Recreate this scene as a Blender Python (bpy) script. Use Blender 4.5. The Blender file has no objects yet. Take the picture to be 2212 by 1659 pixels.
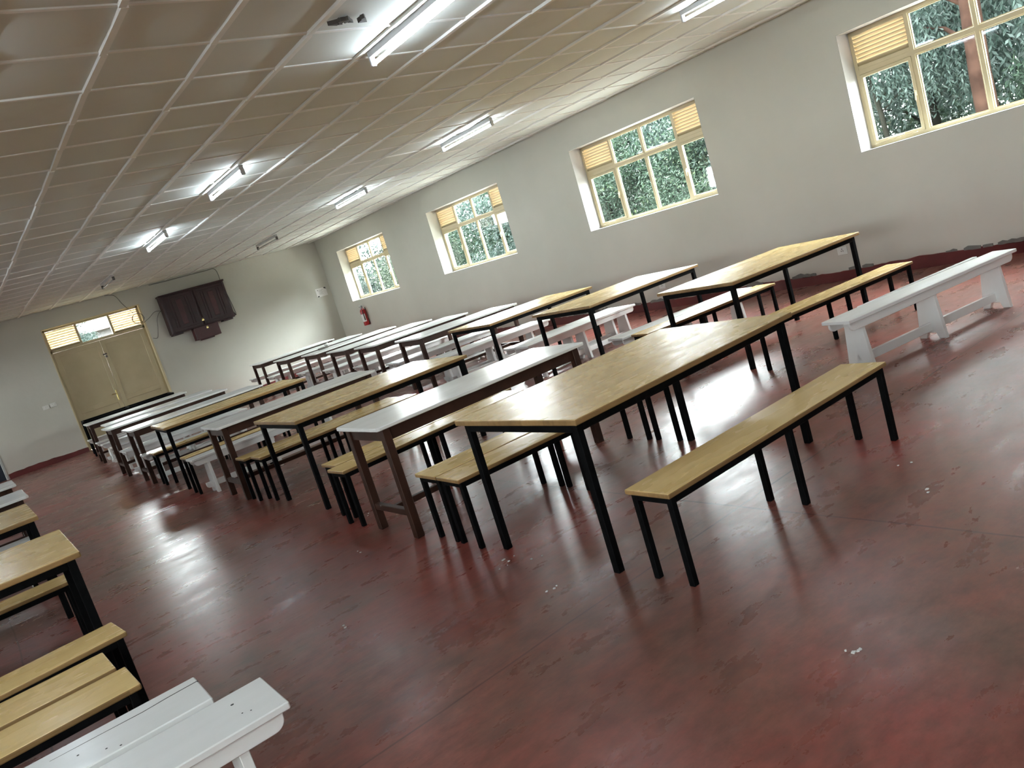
import bpy, bmesh, math, random
from mathutils import Matrix, Vector
random.seed(7)
SC = bpy.context.scene
COL = SC.collection

# ------------------------------------------------------------------ camera
YAW, PITCH, ROLL, FPX = math.radians(34.287), math.radians(-9.329), math.radians(-17.094), 1727.7
EYE = Vector((0, 0, 1.6))
def cam_axes():
    f = Vector((math.sin(YAW) * math.cos(PITCH), math.cos(YAW) * math.cos(PITCH), math.sin(PITCH)))
    rt = Vector((math.cos(YAW), -math.sin(YAW), 0))
    up = rt.cross(f)
    r = rt * math.cos(ROLL) + up * math.sin(ROLL)
    u = -rt * math.sin(ROLL) + up * math.cos(ROLL)
    return r, u, f
cd = bpy.data.cameras.new('camera')
cam = bpy.data.objects.new('camera', cd)
COL.objects.link(cam)
_r, _u, _f = cam_axes()
_m = Matrix((_r, _u, -_f)).transposed().to_4x4()
_m.translation = EYE
cam.matrix_world = _m
cd.sensor_width = 36
cd.lens = FPX / 2212 * 36
cd.clip_end = 300
SC.camera = cam

# ------------------------------------------------------------------ world, light, exposure
SKY = 46.0
TUBE = 32.0
w = bpy.data.worlds.new('sky')
SC.world = w
w.use_nodes = True
nt = w.node_tree
bg = nt.nodes['Background']
tc = nt.nodes.new('ShaderNodeTexCoord')
sx = nt.nodes.new('ShaderNodeSeparateXYZ')
rp = nt.nodes.new('ShaderNodeValToRGB')
nt.links.new(tc.outputs['Generated'], sx.inputs[0])
nt.links.new(sx.outputs['Z'], rp.inputs[0])
rp.color_ramp.elements[0].color = (1.0, 0.97, 1.0, 1)
rp.color_ramp.elements[1].color = (1.0, 0.97, 1.0, 1)
nt.links.new(rp.outputs[0], bg.inputs[0])
bg.inputs[1].default_value = SKY
vs = SC.view_settings
vs.view_transform = 'Standard'
vs.look = 'None'
vs.gamma = 1
vs.exposure = 1.04
vs.use_curve_mapping = False
SC.cycles.max_bounces = 9
SC.cycles.diffuse_bounces = 5
SC.cycles.glossy_bounces = 4
SC.cycles.transparent_max_bounces = 24
SC.cycles.transmission_bounces = 4
SC.cycles.caustics_reflective = False
SC.cycles.caustics_refractive = False
SC.cycles.sample_clamp_indirect = 6
SC.cycles.use_denoising = True

# ------------------------------------------------------------------ room numbers
XR, XL, YE, YB, H = 9.13, -6.0, 20.4, -3.4, 3.27
WT = 0.36          # wall thickness
REC = 0.27         # depth from the inner face to the window frame

WIN_R = [(2.46, 5.12), (7.22, 9.88), (11.95, 14.6), (16.66, 19.3)]
WZ0, WZ1 = 1.45, 2.79
ADDED_WIN_L = [(-1.9, .76), (17.5, 20.16)]  # unseen left-wall openings, added and placed to let sky light in
WIN_B = []

# portals only steer the sampling of the sky light towards the openings; they give off nothing
def portal(loc, rot, a, b):
    ld = bpy.data.lights.new('sky_portal', 'AREA')
    ld.shape = 'RECTANGLE'
    ld.size, ld.size_y = a, b
    ld.cycles.is_portal = True
    o = bpy.data.objects.new('sky_portal', ld)
    COL.objects.link(o)
    o.location = loc
    o.rotation_euler = rot
for a, b in WIN_R:
    portal((XR + WT + .02, (a + b) / 2, (WZ0 + WZ1) / 2), (0, math.radians(90), 0), WZ1 - WZ0, b - a)
for a, b in ADDED_WIN_L:
    portal((XL - WT - .02, (a + b) / 2, (WZ0 + WZ1) / 2), (0, math.radians(-90), 0), WZ1 - WZ0, b - a)
portal((3.32, YE + WT + .02, 2.6), (math.radians(-90), 0, 0), 2.1, .56)

# ------------------------------------------------------------------ materials
MATS = {}
def mat(name, color=(.8, .8, .8), rough=.5, metal=0, coat=0, spec=.5):
    m = bpy.data.materials.new(name)
    m.use_nodes = True
    b = m.node_tree.nodes['Principled BSDF']
    b.inputs['Base Color'].default_value = (*color, 1)
    b.inputs['Roughness'].default_value = rough
    b.inputs['Metallic'].default_value = metal
    b.inputs['Coat Weight'].default_value = coat
    b.inputs['Specular IOR Level'].default_value = spec
    MATS[name] = m
    return m
class N:
    """small node helper"""
    def __init__(s, m):
        s.t = m.node_tree
        s.b = s.t.nodes.get('Principled BSDF')
    def n(s, typ, **kw):
        x = s.t.nodes.new('ShaderNode' + typ)
        for k, v in kw.items():
            setattr(x, k, v)
        return x
    def l(s, a, b):
        s.t.links.new(a, b)
    def coords(s, scale=(1, 1, 1), loc=(0, 0, 0), rot=(0, 0, 0), kind='Object', rnd=False):
        tc = s.n('TexCoord')
        mp = s.n('Mapping')
        mp.inputs['Scale'].default_value = scale
        mp.inputs['Location'].default_value = loc
        mp.inputs['Rotation'].default_value = rot
        s.l(tc.outputs[kind], mp.inputs[0])
        if rnd:
            oi = s.n('ObjectInfo')
            ml = s.n('Math', operation='MULTIPLY')
            ml.inputs[1].default_value = 37.0
            cx = s.n('CombineXYZ')
            s.l(oi.outputs['Random'], ml.inputs[0])
            for k in range(3):
                s.l(ml.outputs[0], cx.inputs[k])
            ad = s.n('VectorMath', operation='ADD')
            s.l(mp.outputs[0], ad.inputs[0])
            s.l(cx.outputs[0], ad.inputs[1])
            return ad.outputs[0]
        return mp.outputs[0]
    def noise(s, vec, scale=5, detail=4, rough=.55, dist=0):
        x = s.n('TexNoise')
        x.inputs['Scale'].default_value = scale
        x.inputs['Detail'].default_value = detail
        x.inputs['Roughness'].default_value = rough
        x.inputs['Distortion'].default_value = dist
        s.l(vec, x.inputs['Vector'])
        return x.outputs['Fac']
    def ramp(s, fac, stops):
        r = s.n('ValToRGB')
        el = r.color_ramp.elements
        while len(el) < len(stops):
            el.new(.5)
        for e, (p, c) in zip(el, stops):
            e.position = p
            e.color = (*c, 1) if len(c) == 3 else c
        s.l(fac, r.inputs[0])
        return r.outputs[0]
    def mix(s, fac, a, b, blend='MIX'):
        x = s.n('Mix', data_type='RGBA', blend_type=blend)
        for i, v in ((0, fac), (6, a), (7, b)):
            if hasattr(v, 'is_output') or hasattr(v, 'links'):
                s.l(v, x.inputs[i])
            elif i == 0:
                x.inputs[0].default_value = v
            else:
                x.inputs[i].default_value = (*v, 1)
        return x.outputs[2]
    def bump(s, hgt, strength=.2, dist=.01):
        b = s.n('Bump')
        b.inputs['Strength'].default_value = strength
        b.inputs['Distance'].default_value = dist
        s.l(hgt, b.inputs['Height'])
        s.l(b.outputs[0], s.b.inputs['Normal'])
        return b

# painted plaster wall
def wall_mat():
    m = mat('wall_paint', (.6, .59, .52), .62)
    k = N(m)
    v = k.coords()
    n1 = k.noise(v, .7, 5)
    c = k.ramp(n1, [(.3, (.48, .48, .42)), (.7, (.54, .535, .475))])
    # grime that sits on the lowest half metre
    tcn = k.n('TexCoord')
    sp = k.n('SeparateXYZ')
    k.l(tcn.outputs['Object'], sp.inputs[0])
    n2 = k.noise(v, 1.6, 6, .65)
    ml = k.n('Math', operation='MULTIPLY_ADD')
    ml.inputs[1].default_value = 1.2
    ml.inputs[2].default_value = -.55
    k.l(n2, ml.inputs[0])
    ad = k.n('Math', operation='SUBTRACT')
    k.l(sp.outputs['Z'], ad.inputs[0])
    k.l(ml.outputs[0], ad.inputs[1])
    g = k.ramp(ad.outputs[0], [(.15, (.6, .6, .6)), (.75, (0, 0, 0))])
    c = k.mix(g, c, (.50, .45, .40))
    n3 = k.noise(v, 14, 3)
    sp3 = k.ramp(n3, [(.73, (0, 0, 0)), (.78, (.25, .25, .25))])
    c = k.mix(sp3, c, (.42, .38, .32))
    k.l(c, k.b.inputs['Base Color'])
    n4 = k.noise(k.coords(), 3.5, 6)
    k.bump(n4, .35, .02)
    return m
wall_mat()

def floor_mat():
    m = mat('polished_red_cement', (.16, .05, .04), .3)
    k = N(m)
    v = k.coords()
    n1 = k.noise(v, .6, 8, .62, .15)
    base = k.ramp(n1, [(.30, (.130, .066, .050)), (.44, (.180, .066, .050)), (.55, (.215, .062, .048)), (.70, (.270, .050, .042))])
    n2 = k.noise(k.coords(loc=(7, 3, 0)), .95, 8, .66, .1)
    g = k.ramp(n2, [(.47, (0, 0, 0)), (.72, (.70, .70, .70))])
    base = k.mix(g, base, (.120, .092, .070))
    n3 = k.noise(k.coords(scale=(1, 1.6, 1), loc=(2, 9, 0)), 7, 8, .7, .1)
    h = k.ramp(n3, [(.34, (.74, .76, .76)), (.70, (1.28, 1.20, 1.18))])
    base = k.mix(1.0, base, h, 'MULTIPLY')
    # worn paler scuffs
    n5 = k.noise(k.coords(scale=(1, 2.2, 1), rot=(0, 0, .4)), 3.1, 8, .72, .25)
    s5 = k.ramp(n5, [(.52, (0, 0, 0)), (.84, (.24, .24, .24))])
    base = k.mix(s5, base, (.26, .17, .15))
    # round drips
    vo = k.n('TexVoronoi')
    vo.inputs['Scale'].default_value = 2.1
    vo.inputs['Randomness'].default_value = 1
    k.l(k.coords(loc=(.3, .8, 0)), vo.inputs['Vector'])
    dr = k.ramp(vo.outputs['Distance'], [(.022, (.75, .75, .75)), (.032, (0, 0, 0))])
    base = k.mix(dr, base, (.03, .006, .006))
    # saw-cut joints, one each way about every 3 m
    tcn = k.n('TexCoord')
    sp = k.n('SeparateXYZ')
    k.l(tcn.outputs['Object'], sp.inputs[0])
    wob = k.noise(k.coords(), 1.3, 3)
    def joint(axis, off, pitch):
        a = k.n('Math', operation='MULTIPLY_ADD'); a.inputs[1].default_value = .03
        k.l(wob, a.inputs[0]); k.l(sp.outputs[axis], a.inputs[2])
        b = k.n('Math', operation='ADD'); b.inputs[1].default_value = 40 * pitch - off - .015
        k.l(a.outputs[0], b.inputs[0])
        c = k.n('Math', operation='PINGPONG'); c.inputs[1].default_value = pitch / 2
        k.l(b.outputs[0], c.inputs[0])
        return k.ramp(c.outputs[0], [(.0025, (1, 1, 1)), (.007, (0, 0, 0))])
    j = k.mix(1.0, joint('X', 2.97, 3.1), joint('Y', 2.70, 3.3), 'LIGHTEN')
    j = k.mix(1.0, j, (.75, .75, .75), 'MULTIPLY')
    base = k.mix(j, base, (.05, .015, .014))
    k.l(base, k.b.inputs['Base Color'])
    r = k.ramp(k.noise(k.coords(scale=(1, 2, 1)), 2.3, 6, .65), [(.3, (.23, .23, .23)), (.72, (.38, .38, .38))])
    k.l(r, k.b.inputs['Roughness'])
    k.b.inputs['Specular IOR Level'].default_value = .32
    n6 = k.noise(k.coords(scale=(1, 3.6, 1)), 7.0, 3, .5)
    n7 = k.noise(k.coords(scale=(1.5, 5, 1)), 18, 3, .6)
    ad = k.n('Math', operation='MULTIPLY_ADD'); ad.inputs[1].default_value = .22
    k.l(n7, ad.inputs[0]); k.l(n6, ad.inputs[2])
    k.bump(ad.outputs[0], .10, .010)
    return m
floor_mat()

def wood_mat(name, dark, light, rough=.16):
    m = mat(name, light, rough, coat=.0, spec=.25)
    k = N(m)
    v = k.coords(rnd=True)
    br = k.n('TexBrick', offset=.37, squash=1)
    br.inputs['Color1'].default_value = (.15, .15, .15, 1)
    br.inputs['Color2'].default_value = (.85, .85, .85, 1)
    br.inputs['Mortar'].default_value = (.4, .4, .4, 1)
    br.inputs['Scale'].default_value = 1
    br.inputs['Mortar Size'].default_value = .0006
    br.inputs['Brick Width'].default_value = .46
    br.inputs['Row Height'].default_value = .085
    k.l(v, br.inputs['Vector'])
    n1 = k.noise(k.coords(scale=(1.0, 16, 6), rnd=True), 2.6, 4, .5, .15)
    n2 = k.noise(k.coords(scale=(1, 3, 1), rnd=True), 1.5, 3)
    a = k.mix(.35, n1, br.outputs['Color'])
    a = k.mix(.3, a, n2)
    c = k.ramp(a, [(.28, dark), (.72, light)])
    k.l(c, k.b.inputs['Base Color'])
    n3 = k.noise(k.coords(scale=(1, 2.5, 1), rnd=True), 5, 3)
    k.bump(n3, .03, .01)
    r = k.ramp(k.noise(k.coords(scale=(1, 3, 1), rnd=True), 3, 2), [(.3, (rough * .9,) * 3), (.7, (rough * 1.25,) * 3)])
    k.l(r, k.b.inputs['Roughness'])
    return m
wood_mat('varnished_wood', (.62, .435, .175), (.75, .55, .245), .25)
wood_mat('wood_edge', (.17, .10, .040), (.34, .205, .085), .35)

def white_mat():
    m = mat('white_gloss_paint', (.68, .69, .66), .22, spec=.5)
    k = N(m)
    n1 = k.noise(k.coords(scale=(.5, 1.5, 1), rnd=True), 3, 5)
    c = k.ramp(n1, [(.3, (.76, .77, .75)), (.7, (.84, .85, .84))])
    n2 = k.noise(k.coords(rnd=True), 9, 5, .7)
    s = k.ramp(n2, [(.70, (0, 0, 0)), (.78, (.35, .35, .35))])
    c = k.mix(s, c, (.36, .32, .26))
    k.l(c, k.b.inputs['Base Color'])
    n3 = k.noise(k.coords(scale=(1, 4, 1), rnd=True), 6, 4)
    k.bump(n3, .05, .01)
    r = k.ramp(k.noise(k.coords(scale=(1, 3, 1), rnd=True), 3, 2), [(.3, (.20, .20, .20)), (.7, (.27, .27, .27))])
    k.l(r, k.b.inputs['Roughness'])
white_mat()

def noisy(name, c1, c2, rough, scale=6, bump=.1, **kw):
    m = mat(name, c1, rough, **kw)
    k = N(m)
    n1 = k.noise(k.coords(rnd=True), scale, 5)
    k.l(k.ramp(n1, [(.3, c1), (.7, c2)]), k.b.inputs['Base Color'])
    if bump:
        k.bump(k.noise(k.coords(), scale * 4, 4), bump, .005)
    return m
noisy('black_steel', (.0025, .0026, .0028), (.006, .0062, .0066), .6, 20, .05, spec=.04)
noisy('brown_frame_paint', (.028, .012, .008), (.050, .021, .013), .5, 8, spec=.2)
noisy('cream_paint', (.52, .44, .27), (.58, .50, .32), .42, 3)
noisy('door_paint', (.40, .335, .195), (.46, .385, .235), .45, 2, .04)
noisy('red_skirting_paint', (.085, .012, .012), (.13, .018, .017), .4, 3)
noisy('reveal_paint', (.38, .375, .36), (.42, .41, .40), .6, 3)
noisy('maroon_wood', (.018, .004, .005), (.030, .007, .008), .4, 7, spec=.25)
noisy('maroon_panel', (.042, .008, .009), (.055, .011, .012), .4, 7, spec=.25)
noisy('extinguisher_red', (.28, .012, .014), (.33, .016, .018), .3, 5, 0)
noisy('white_plastic', (.62, .62, .58), (.68, .68, .64), .4, 5, 0)
noisy('grey_fixture', (.40, .40, .40), (.48, .48, .48), .45, 5, 0)
noisy('dark_cap', (.05, .045, .04), (.08, .07, .06), .5, 5, 0)
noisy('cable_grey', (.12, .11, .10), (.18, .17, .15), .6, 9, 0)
noisy('brass', (.55, .42, .16), (.62, .50, .22), .3, 9, 0, metal=.8)
noisy('dead_tube', (.45, .47, .45), (.52, .54, .52), .25, 5, 0)
noisy('paper', (.70, .70, .68), (.74, .74, .72), .7, 5, 0)
noisy('ink', (.02, .02, .02), (.03, .03, .03), .6, 5, 0)
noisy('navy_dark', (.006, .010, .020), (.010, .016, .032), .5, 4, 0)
noisy('bark', (.0045, .0022, .0016), (.016, .0085, .006), .9, 3.2, .8, spec=.02)
noisy('bark_grey', (.004, .0037, .003), (.012, .012, .0095), .9, 4, .6, spec=.02)
noisy('garden_soil', (.03, .024, .016), (.05, .05, .027), .9, 1.5, .3)
noisy('pale_concrete', (.50, .48, .45), (.58, .56, .53), .85, 2, .1)
noisy('brick_house', (.05, .046, .046), (.065, .06, .06), .8, 2, .2)
noisy('roof_tile', (.06, .037, .034), (.075, .05, .045), .8, 4, .2)

def ceil_mat():
    m = mat('ceiling_board', (.30, .275, .25), .75)
    k = N(m)
    n1 = k.noise(k.coords(), .45, 5)
    c = k.ramp(n1, [(.3, (.65, .67, .62)), (.7, (.71, .73, .685))])
    n2 = k.noise(k.coords(scale=(1.5, 1, 1)), 1.3, 5, .6)
    s = k.ramp(n2, [(.60, (0, 0, 0)), (.78, (.35, .35, .35))])
    c = k.mix(s, c, (.54, .52, .45))
    k.l(c, k.b.inputs['Base Color'])
    k.bump(k.noise(k.coords(), 9, 4), .12, .01)
ceil_mat()
noisy('ceiling_batten_paint', (.80, .79, .74), (.86, .85, .81), .55, 4)

def leaf_mat(name, cols, rough=.45):
    m = mat(name, cols[0], rough, spec=.12)
    k = N(m)
    gm = k.n('NewGeometry')
    n1 = k.noise(k.coords(), 1.1, 3)
    a = k.mix(.5, gm.outputs['Random Per Island'], n1)
    c = k.ramp(a, [(.2, cols[0]), (.45, cols[1]), (.7, cols[2]), (.9, cols[3])])
    k.l(c, k.b.inputs['Base Color'])
    # thin leaves let some light through
    tr = k.n('BsdfTranslucent')
    k.l(c, tr.inputs['Color'])
    mx = k.n('MixShader')
    mx.inputs[0].default_value = .35
    out = k.t.nodes['Material Output']
    k.l(k.b.outputs[0], mx.inputs[1]); k.l(tr.outputs[0], mx.inputs[2])
    k.l(mx.outputs[0], out.inputs['Surface'])
leaf_mat('leaf_mid', [(0.0064, 0.0121, 0.0080), (0.0112, 0.0200, 0.0129), (0.0176, 0.0304, 0.0193), (0.0509, 0.0620, 0.0255)])
leaf_mat('leaf_bluish', [(0.0072, 0.0129, 0.0104), (0.0121, 0.0200, 0.0168), (0.0193, 0.0297, 0.0249), (0.0385, 0.0497, 0.0433)])
leaf_mat('leaf_pale', [(0.0129, 0.0184, 0.0129), (0.0200, 0.0281, 0.0184), (0.0321, 0.0401, 0.0257), (0.0578, 0.0578, 0.0417)])

def glass_mat():
    m = bpy.data.materials.new('window_glass')
    m.use_nodes = True
    t = m.node_tree
    t.nodes.remove(t.nodes['Principled BSDF'])
    k = N(m)
    tr = k.n('BsdfTransparent'); tr.inputs[0].default_value = (.88, .94, .93, 1)
    gl = k.n('BsdfGlossy'); gl.inputs['Roughness'].default_value = .03
    df = k.n('BsdfDiffuse'); df.inputs[0].default_value = (.6, .66, .66, 1)
    lw = k.n('LayerWeight')
    pw = k.n('Math', operation='POWER'); pw.inputs[1].default_value = 5
    fr = k.n('Math', operation='MULTIPLY_ADD'); fr.inputs[1].default_value = .9; fr.inputs[2].default_value = .03
    k.l(lw.outputs['Facing'], pw.inputs[0]); k.l(pw.outputs[0], fr.inputs[0])
    a = k.n('MixShader'); b = k.n('MixShader')
    k.l(fr.outputs[0], a.inputs[0]); k.l(tr.outputs[0], a.inputs[1]); k.l(gl.outputs[0], a.inputs[2])
    dust = k.ramp(k.noise(k.coords(kind='Generated'), 4, 5), [(.35, (.0006, .0006, .0006)), (.8, (.004, .004, .004))])
    k.l(dust, b.inputs[0])
    k.l(a.outputs[0], b.inputs[1]); k.l(df.outputs[0], b.inputs[2])
    k.l(b.outputs[0], t.nodes['Material Output'].inputs['Surface'])
    MATS['window_glass'] = m
glass_mat()
def tube_mat():
    m = mat('lit_tube', (.9, .9, .9), .4)
    b = m.node_tree.nodes['Principled BSDF']
    b.inputs['Emission Color'].default_value = (.78, .90, 1, 1)
    b.inputs['Emission Strength'].default_value = TUBE
tube_mat()

# ------------------------------------------------------------------ mesh helpers
class MB:
    def __init__(s):
        s.bm = bmesh.new()
    def box(s, x0, x1, y0, y1, z0, z1, bevel=0, seg=1, mi=0):
        r = bmesh.ops.create_cube(s.bm, size=1)
        vs_ = r['verts']
        for v in vs_:
            v.co = Vector(((v.co.x + .5) * (x1 - x0) + x0, (v.co.y + .5) * (y1 - y0) + y0, (v.co.z + .5) * (z1 - z0) + z0))
        fs = set(f for v in vs_ for f in v.link_faces)
        for f in fs:
            f.material_index = mi
        if bevel:
            es = list(set(e for v in vs_ for e in v.link_edges))
            bmesh.ops.bevel(s.bm, geom=es, offset=bevel, segments=seg, affect='EDGES', profile=.5)
        return vs_
    def prism(s, pts, axis, a0, a1, bevel=0):
        """polygon pts (u,v) pushed along axis x/y/z from a0 to a1"""
        def P(u, v, a):
            return {'x': (a, u, v), 'y': (u, a, v), 'z': (u, v, a)}[axis]
        lo = [s.bm.verts.new(P(u, v, a0)) for u, v in pts]
        hi = [s.bm.verts.new(P(u, v, a1)) for u, v in pts]
        n = len(pts)
        fs = [s.bm.faces.new(lo), s.bm.faces.new(hi[::-1])]
        for i in range(n):
            fs.append(s.bm.faces.new((lo[i], hi[i], hi[(i + 1) % n], lo[(i + 1) % n])))
        bmesh.ops.recalc_face_normals(s.bm, faces=fs)
        if bevel:
            es = list(set(e for e in fs[0].edges) | set(e for e in fs[1].edges))
            bmesh.ops.bevel(s.bm, geom=es, offset=bevel, segments=1, affect='EDGES')
        return s
    def cyl(s, p, q, r, n=12, r2=None, cap=True):
        p, q = Vector(p), Vector(q)
        d = q - p
        m = Matrix.Translation((p + q) / 2) @ d.to_track_quat('Z', 'Y').to_matrix().to_4x4()
        bmesh.ops.create_cone(s.bm, cap_ends=cap, segments=n, radius1=r, radius2=r if r2 is None else r2, depth=d.length, matrix=m)
        return s
    def tube(s, pts, r, n=8):
        pts = [Vector(p) for p in pts]
        rings = []
        for i, p in enumerate(pts):
            d = (pts[min(i + 1, len(pts) - 1)] - pts[max(i - 1, 0)]).normalized()
            a = d.orthogonal().normalized() if i == 0 else (prev - d * prev.dot(d)).normalized()
            prev = a
            b = d.cross(a)
            rr = r[i] if isinstance(r, (list, tuple)) else r
            rings.append([s.bm.verts.new(p + a * math.cos(t) * rr + b * math.sin(t) * rr) for t in [2 * math.pi * k / n for k in range(n)]])
        for A, B in zip(rings, rings[1:]):
            for k in range(n):
                s.bm.faces.new((A[k], A[(k + 1) % n], B[(k + 1) % n], B[k]))
        s.bm.faces.new(rings[0][::-1]); s.bm.faces.new(rings[-1])
        return s
    def build(s, name, material, parent=None, smooth=False, loc=None, rot=None):
        me = bpy.data.meshes.new(name)
        s.bm.to_mesh(me)
        s.bm.free()
        for mm in (material if isinstance(material, (list, tuple)) else [material]):
            me.materials.append(MATS[mm])
        if smooth:
            for p in me.polygons:
                p.use_smooth = True
        o = bpy.data.objects.new(name, me)
        COL.objects.link(o)
        if parent is not None:
            o.parent = parent
        if loc is not None:
            o.location = loc
        if rot is not None:
            o.rotation_euler = rot
        return o
def thing(name, label, cat, loc=(0, 0, 0), rz=0, group=None):
    o = bpy.data.objects.new(name, None)
    COL.objects.link(o)
    o.empty_display_size = .1
    o.location = loc
    o.rotation_euler = (0, 0, rz)
    o['label'] = label
    o['category'] = cat
    if group:
        o['group'] = group
    return o
def tag(o, label, cat, group=None, kind=None):
    o['label'] = label
    o['category'] = cat
    if group:
        o['group'] = group
    if kind:
        o['kind'] = kind
    return o
def struct(o):
    o['kind'] = 'structure'
    return o

# ------------------------------------------------------------------ room shell
m = MB(); m.box(XL - WT, XR + WT, YB - WT, YE + WT, -.15, 0)
struct(m.build('floor', 'polished_red_cement'))

def wall_with_holes(name, axis, face, out, a0, a1, holes):
    """wall whose inner face lies at `face`; body goes towards `out`; holes = (lo, hi, z0, z1)"""
    m = MB()
    lo, hi = sorted((face, out))
    def B(s0, s1, z0, z1):
        if s1 - s0 < 1e-4 or z1 - z0 < 1e-4:
            return
        if axis == 'x':
            m.box(lo, hi, s0, s1, z0, z1)
        else:
            m.box(s0, s1, lo, hi, z0, z1)
    cur = a0
    for (h0, h1, z0, z1) in sorted(holes):
        B(cur, h0, 0, H + .3)
        B(h0, h1, 0, z0)
        B(h0, h1, z1, H + .3)
        cur = h1
    B(cur, a1, 0, H + .3)
    bmesh.ops.remove_doubles(m.bm, verts=m.bm.verts, dist=1e-5)
    return struct(m.build(name, 'wall_paint'))
wall_with_holes('wall_right', 'x', XR, XR + WT, YB - WT, YE + WT, [(a, b, WZ0, WZ1) for a, b in WIN_R])
wall_with_holes('wall_left', 'x', XL, XL - WT, YB - WT, YE + WT, [(a, b, WZ0, WZ1) for a, b in ADDED_WIN_L])
DX0, DX1, DZ = 2.28, 4.36, 2.86
wall_with_holes('wall_end', 'y', YE, YE + WT, XL, XR, [(-.35, .64, 0, 2.1), (DX0, DX1, 0, DZ)])
wall_with_holes('wall_back', 'y', YB, YB - WT, XL, XR, [(a, b, WZ0, WZ1) for a, b in WIN_B])

# sagging ceiling boards
PX, PY, GX0, GY0 = .635, .63, 1.33, 4.84
def ceiling():
    xs, ys = [], []
    i0 = math.floor((XL - GX0) / PX) - 1
    i1 = math.ceil((XR - GX0) / PX) + 1
    j0 = math.floor((YB - GY0) / PY) - 1
    j1 = math.ceil((YE - GY0) / PY) + 1
    S = 6
    bm = bmesh.new()
    rnd = random.Random(3)
    sag = {(i, j): rnd.uniform(.002, .020) * (1.6 if rnd.random() < .12 else 1) for i in range(i0, i1) for j in range(j0, j1)}
    V = {}
    for i in range(i0 * S, i1 * S + 1):
        for j in range(j0 * S, j1 * S + 1):
            x = GX0 + i * PX / S
            y = GY0 + j * PY / S
            pi, fi = divmod(i, S)
            pj, fj = divmod(j, S)
            a = sag.get((pi, pj), 0)
            z = H - a * math.sin(math.pi * fi / S) * math.sin(math.pi * fj / S)
            V[i, j] = bm.verts.new((min(max(x, XL), XR), min(max(y, YB), YE), z))
    for i in range(i0 * S, i1 * S):
        for j in range(j0 * S, j1 * S):
            q = (V[i, j], V[i, j + 1], V[i + 1, j + 1], V[i + 1, j])
            xs_ = [v.co.x for v in q]; ys_ = [v.co.y for v in q]
            if max(xs_) - min(xs_) > 1e-4 and max(ys_) - min(ys_) > 1e-4:
                bm.faces.new(q).smooth = True
    for v in [v for v in bm.verts if not v.link_faces]:
        bm.verts.remove(v)
    mm = MB(); mm.bm.free(); mm.bm = bm
    mm.box(XL, XR, YB, YE, H + .04, H + .2)
    return struct(mm.build('ceiling', 'ceiling_board'))
ceiling()
def battens():
    rnd = random.Random(5)
    m = MB()
    i0 = math.ceil((XL - GX0) / PX); i1 = math.floor((XR - GX0) / PX)
    j0 = math.ceil((YB - GY0) / PY); j1 = math.floor((YE - GY0) / PY)
    for i in range(i0, i1 + 1):               # along the room: deeper, one piece per board, ends never quite in line
        x = GX0 + i * PX
        for j in range(j0 - 1, j1 + 1):
            y0 = max(GY0 + j * PY, YB); y1 = min(GY0 + (j + 1) * PY, YE)
            d = rnd.uniform(-.006, .006)
            e = rnd.uniform(-.007, .007)
            dz = rnd.uniform(-.004, .004)
            vs_ = m.box(x - .019, x + .019, y0, y1, H - .020 + dz, H + .03)
            for v in vs_:
                v.co.x += d + (e if v.co.y > (y0 + y1) / 2 else -e)
    for j in range(j0, j1 + 1):
        y = GY0 + j * PY
        for i in range(i0 - 1, i1 + 1):
            x0 = max(GX0 + i * PX, XL); x1 = min(GX0 + (i + 1) * PX, XR)
            dz = rnd.uniform(-.003, .003)
            vs_ = m.box(x0, x1, y - .013, y + .013, H - .010 + dz, H + .03)
            sg = rnd.uniform(-.006, .006)
            for v in vs_:
                v.co.y += sg if v.co.x > (x0 + x1) / 2 else -sg
    struct(m.build('trim_1', 'ceiling_batten_paint'))
battens()
# torn spot in the ceiling board beside the first lamp
m = MB()
rnd = random.Random(12)
for k in range(12):
    x = 2.78 + rnd.uniform(-.10, .10); y = 4.62 + rnd.uniform(-.05, .05)
    a = rnd.uniform(0, 3.1); l = rnd.uniform(.02, .05)
    m.prism([(x + math.cos(a) * l, y + math.sin(a) * l), (x + math.cos(a + 2) * l * .5, y + math.sin(a + 2) * l * .5), (x + math.cos(a + 4) * l * .6, y + math.sin(a + 4) * l * .6)], 'z', H - .03 - rnd.uniform(0, .012), H - .012)
tag(m.build('torn_board_flake', 'dark_cap'), 'torn dark flakes hanging from the ceiling board beside the nearest lit tube', 'ceiling damage')

# red skirting band with a ragged upper edge
def skirting(name, p, q, inward, h=.115):
    p, q, inward = Vector(p), Vector(q), Vector(inward)
    L = (q - p).length
    n = int(L / .05)
    rnd = random.Random(len(name) * 7 + int(L * 10))
    bm = bmesh.new()
    rows = []
    hh = 0
    for i in range(n + 1):
        c = p + (q - p) * i / n
        hh = hh * .7 + rnd.uniform(-.006, .006)
        z = h + hh + .012 * math.sin(i * .13)
        f = inward * .012
        rows.append([bm.verts.new(v) for v in (c + f, c + f + Vector((0, 0, z - .004)), c + Vector((0, 0, z)), c)])
    for A, B in zip(rows, rows[1:]):
        for k in range(3):
            bm.faces.new((A[k], B[k], B[k + 1], A[k + 1]))
    bm.faces.new(rows[0]); bm.faces.new(rows[-1][::-1])
    bmesh.ops.recalc_face_normals(bm, faces=bm.faces)
    mm = MB(); mm.bm.free(); mm.bm = bm
    return struct(mm.build(name, 'red_skirting_paint'))
skirting('baseboard_right', (XR, YB, 0), (XR, YE, 0), (-1, 0, 0), .13)
skirting('baseboard_end', (DX1, YE, 0), (XR, YE, 0), (0, -1, 0))
skirting('baseboard_end', (.66, YE, 0), (DX0, YE, 0), (0, -1, 0))
skirting('baseboard_left', (XL, YB, 0), (XL, YE, 0), (1, 0, 0))
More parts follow.
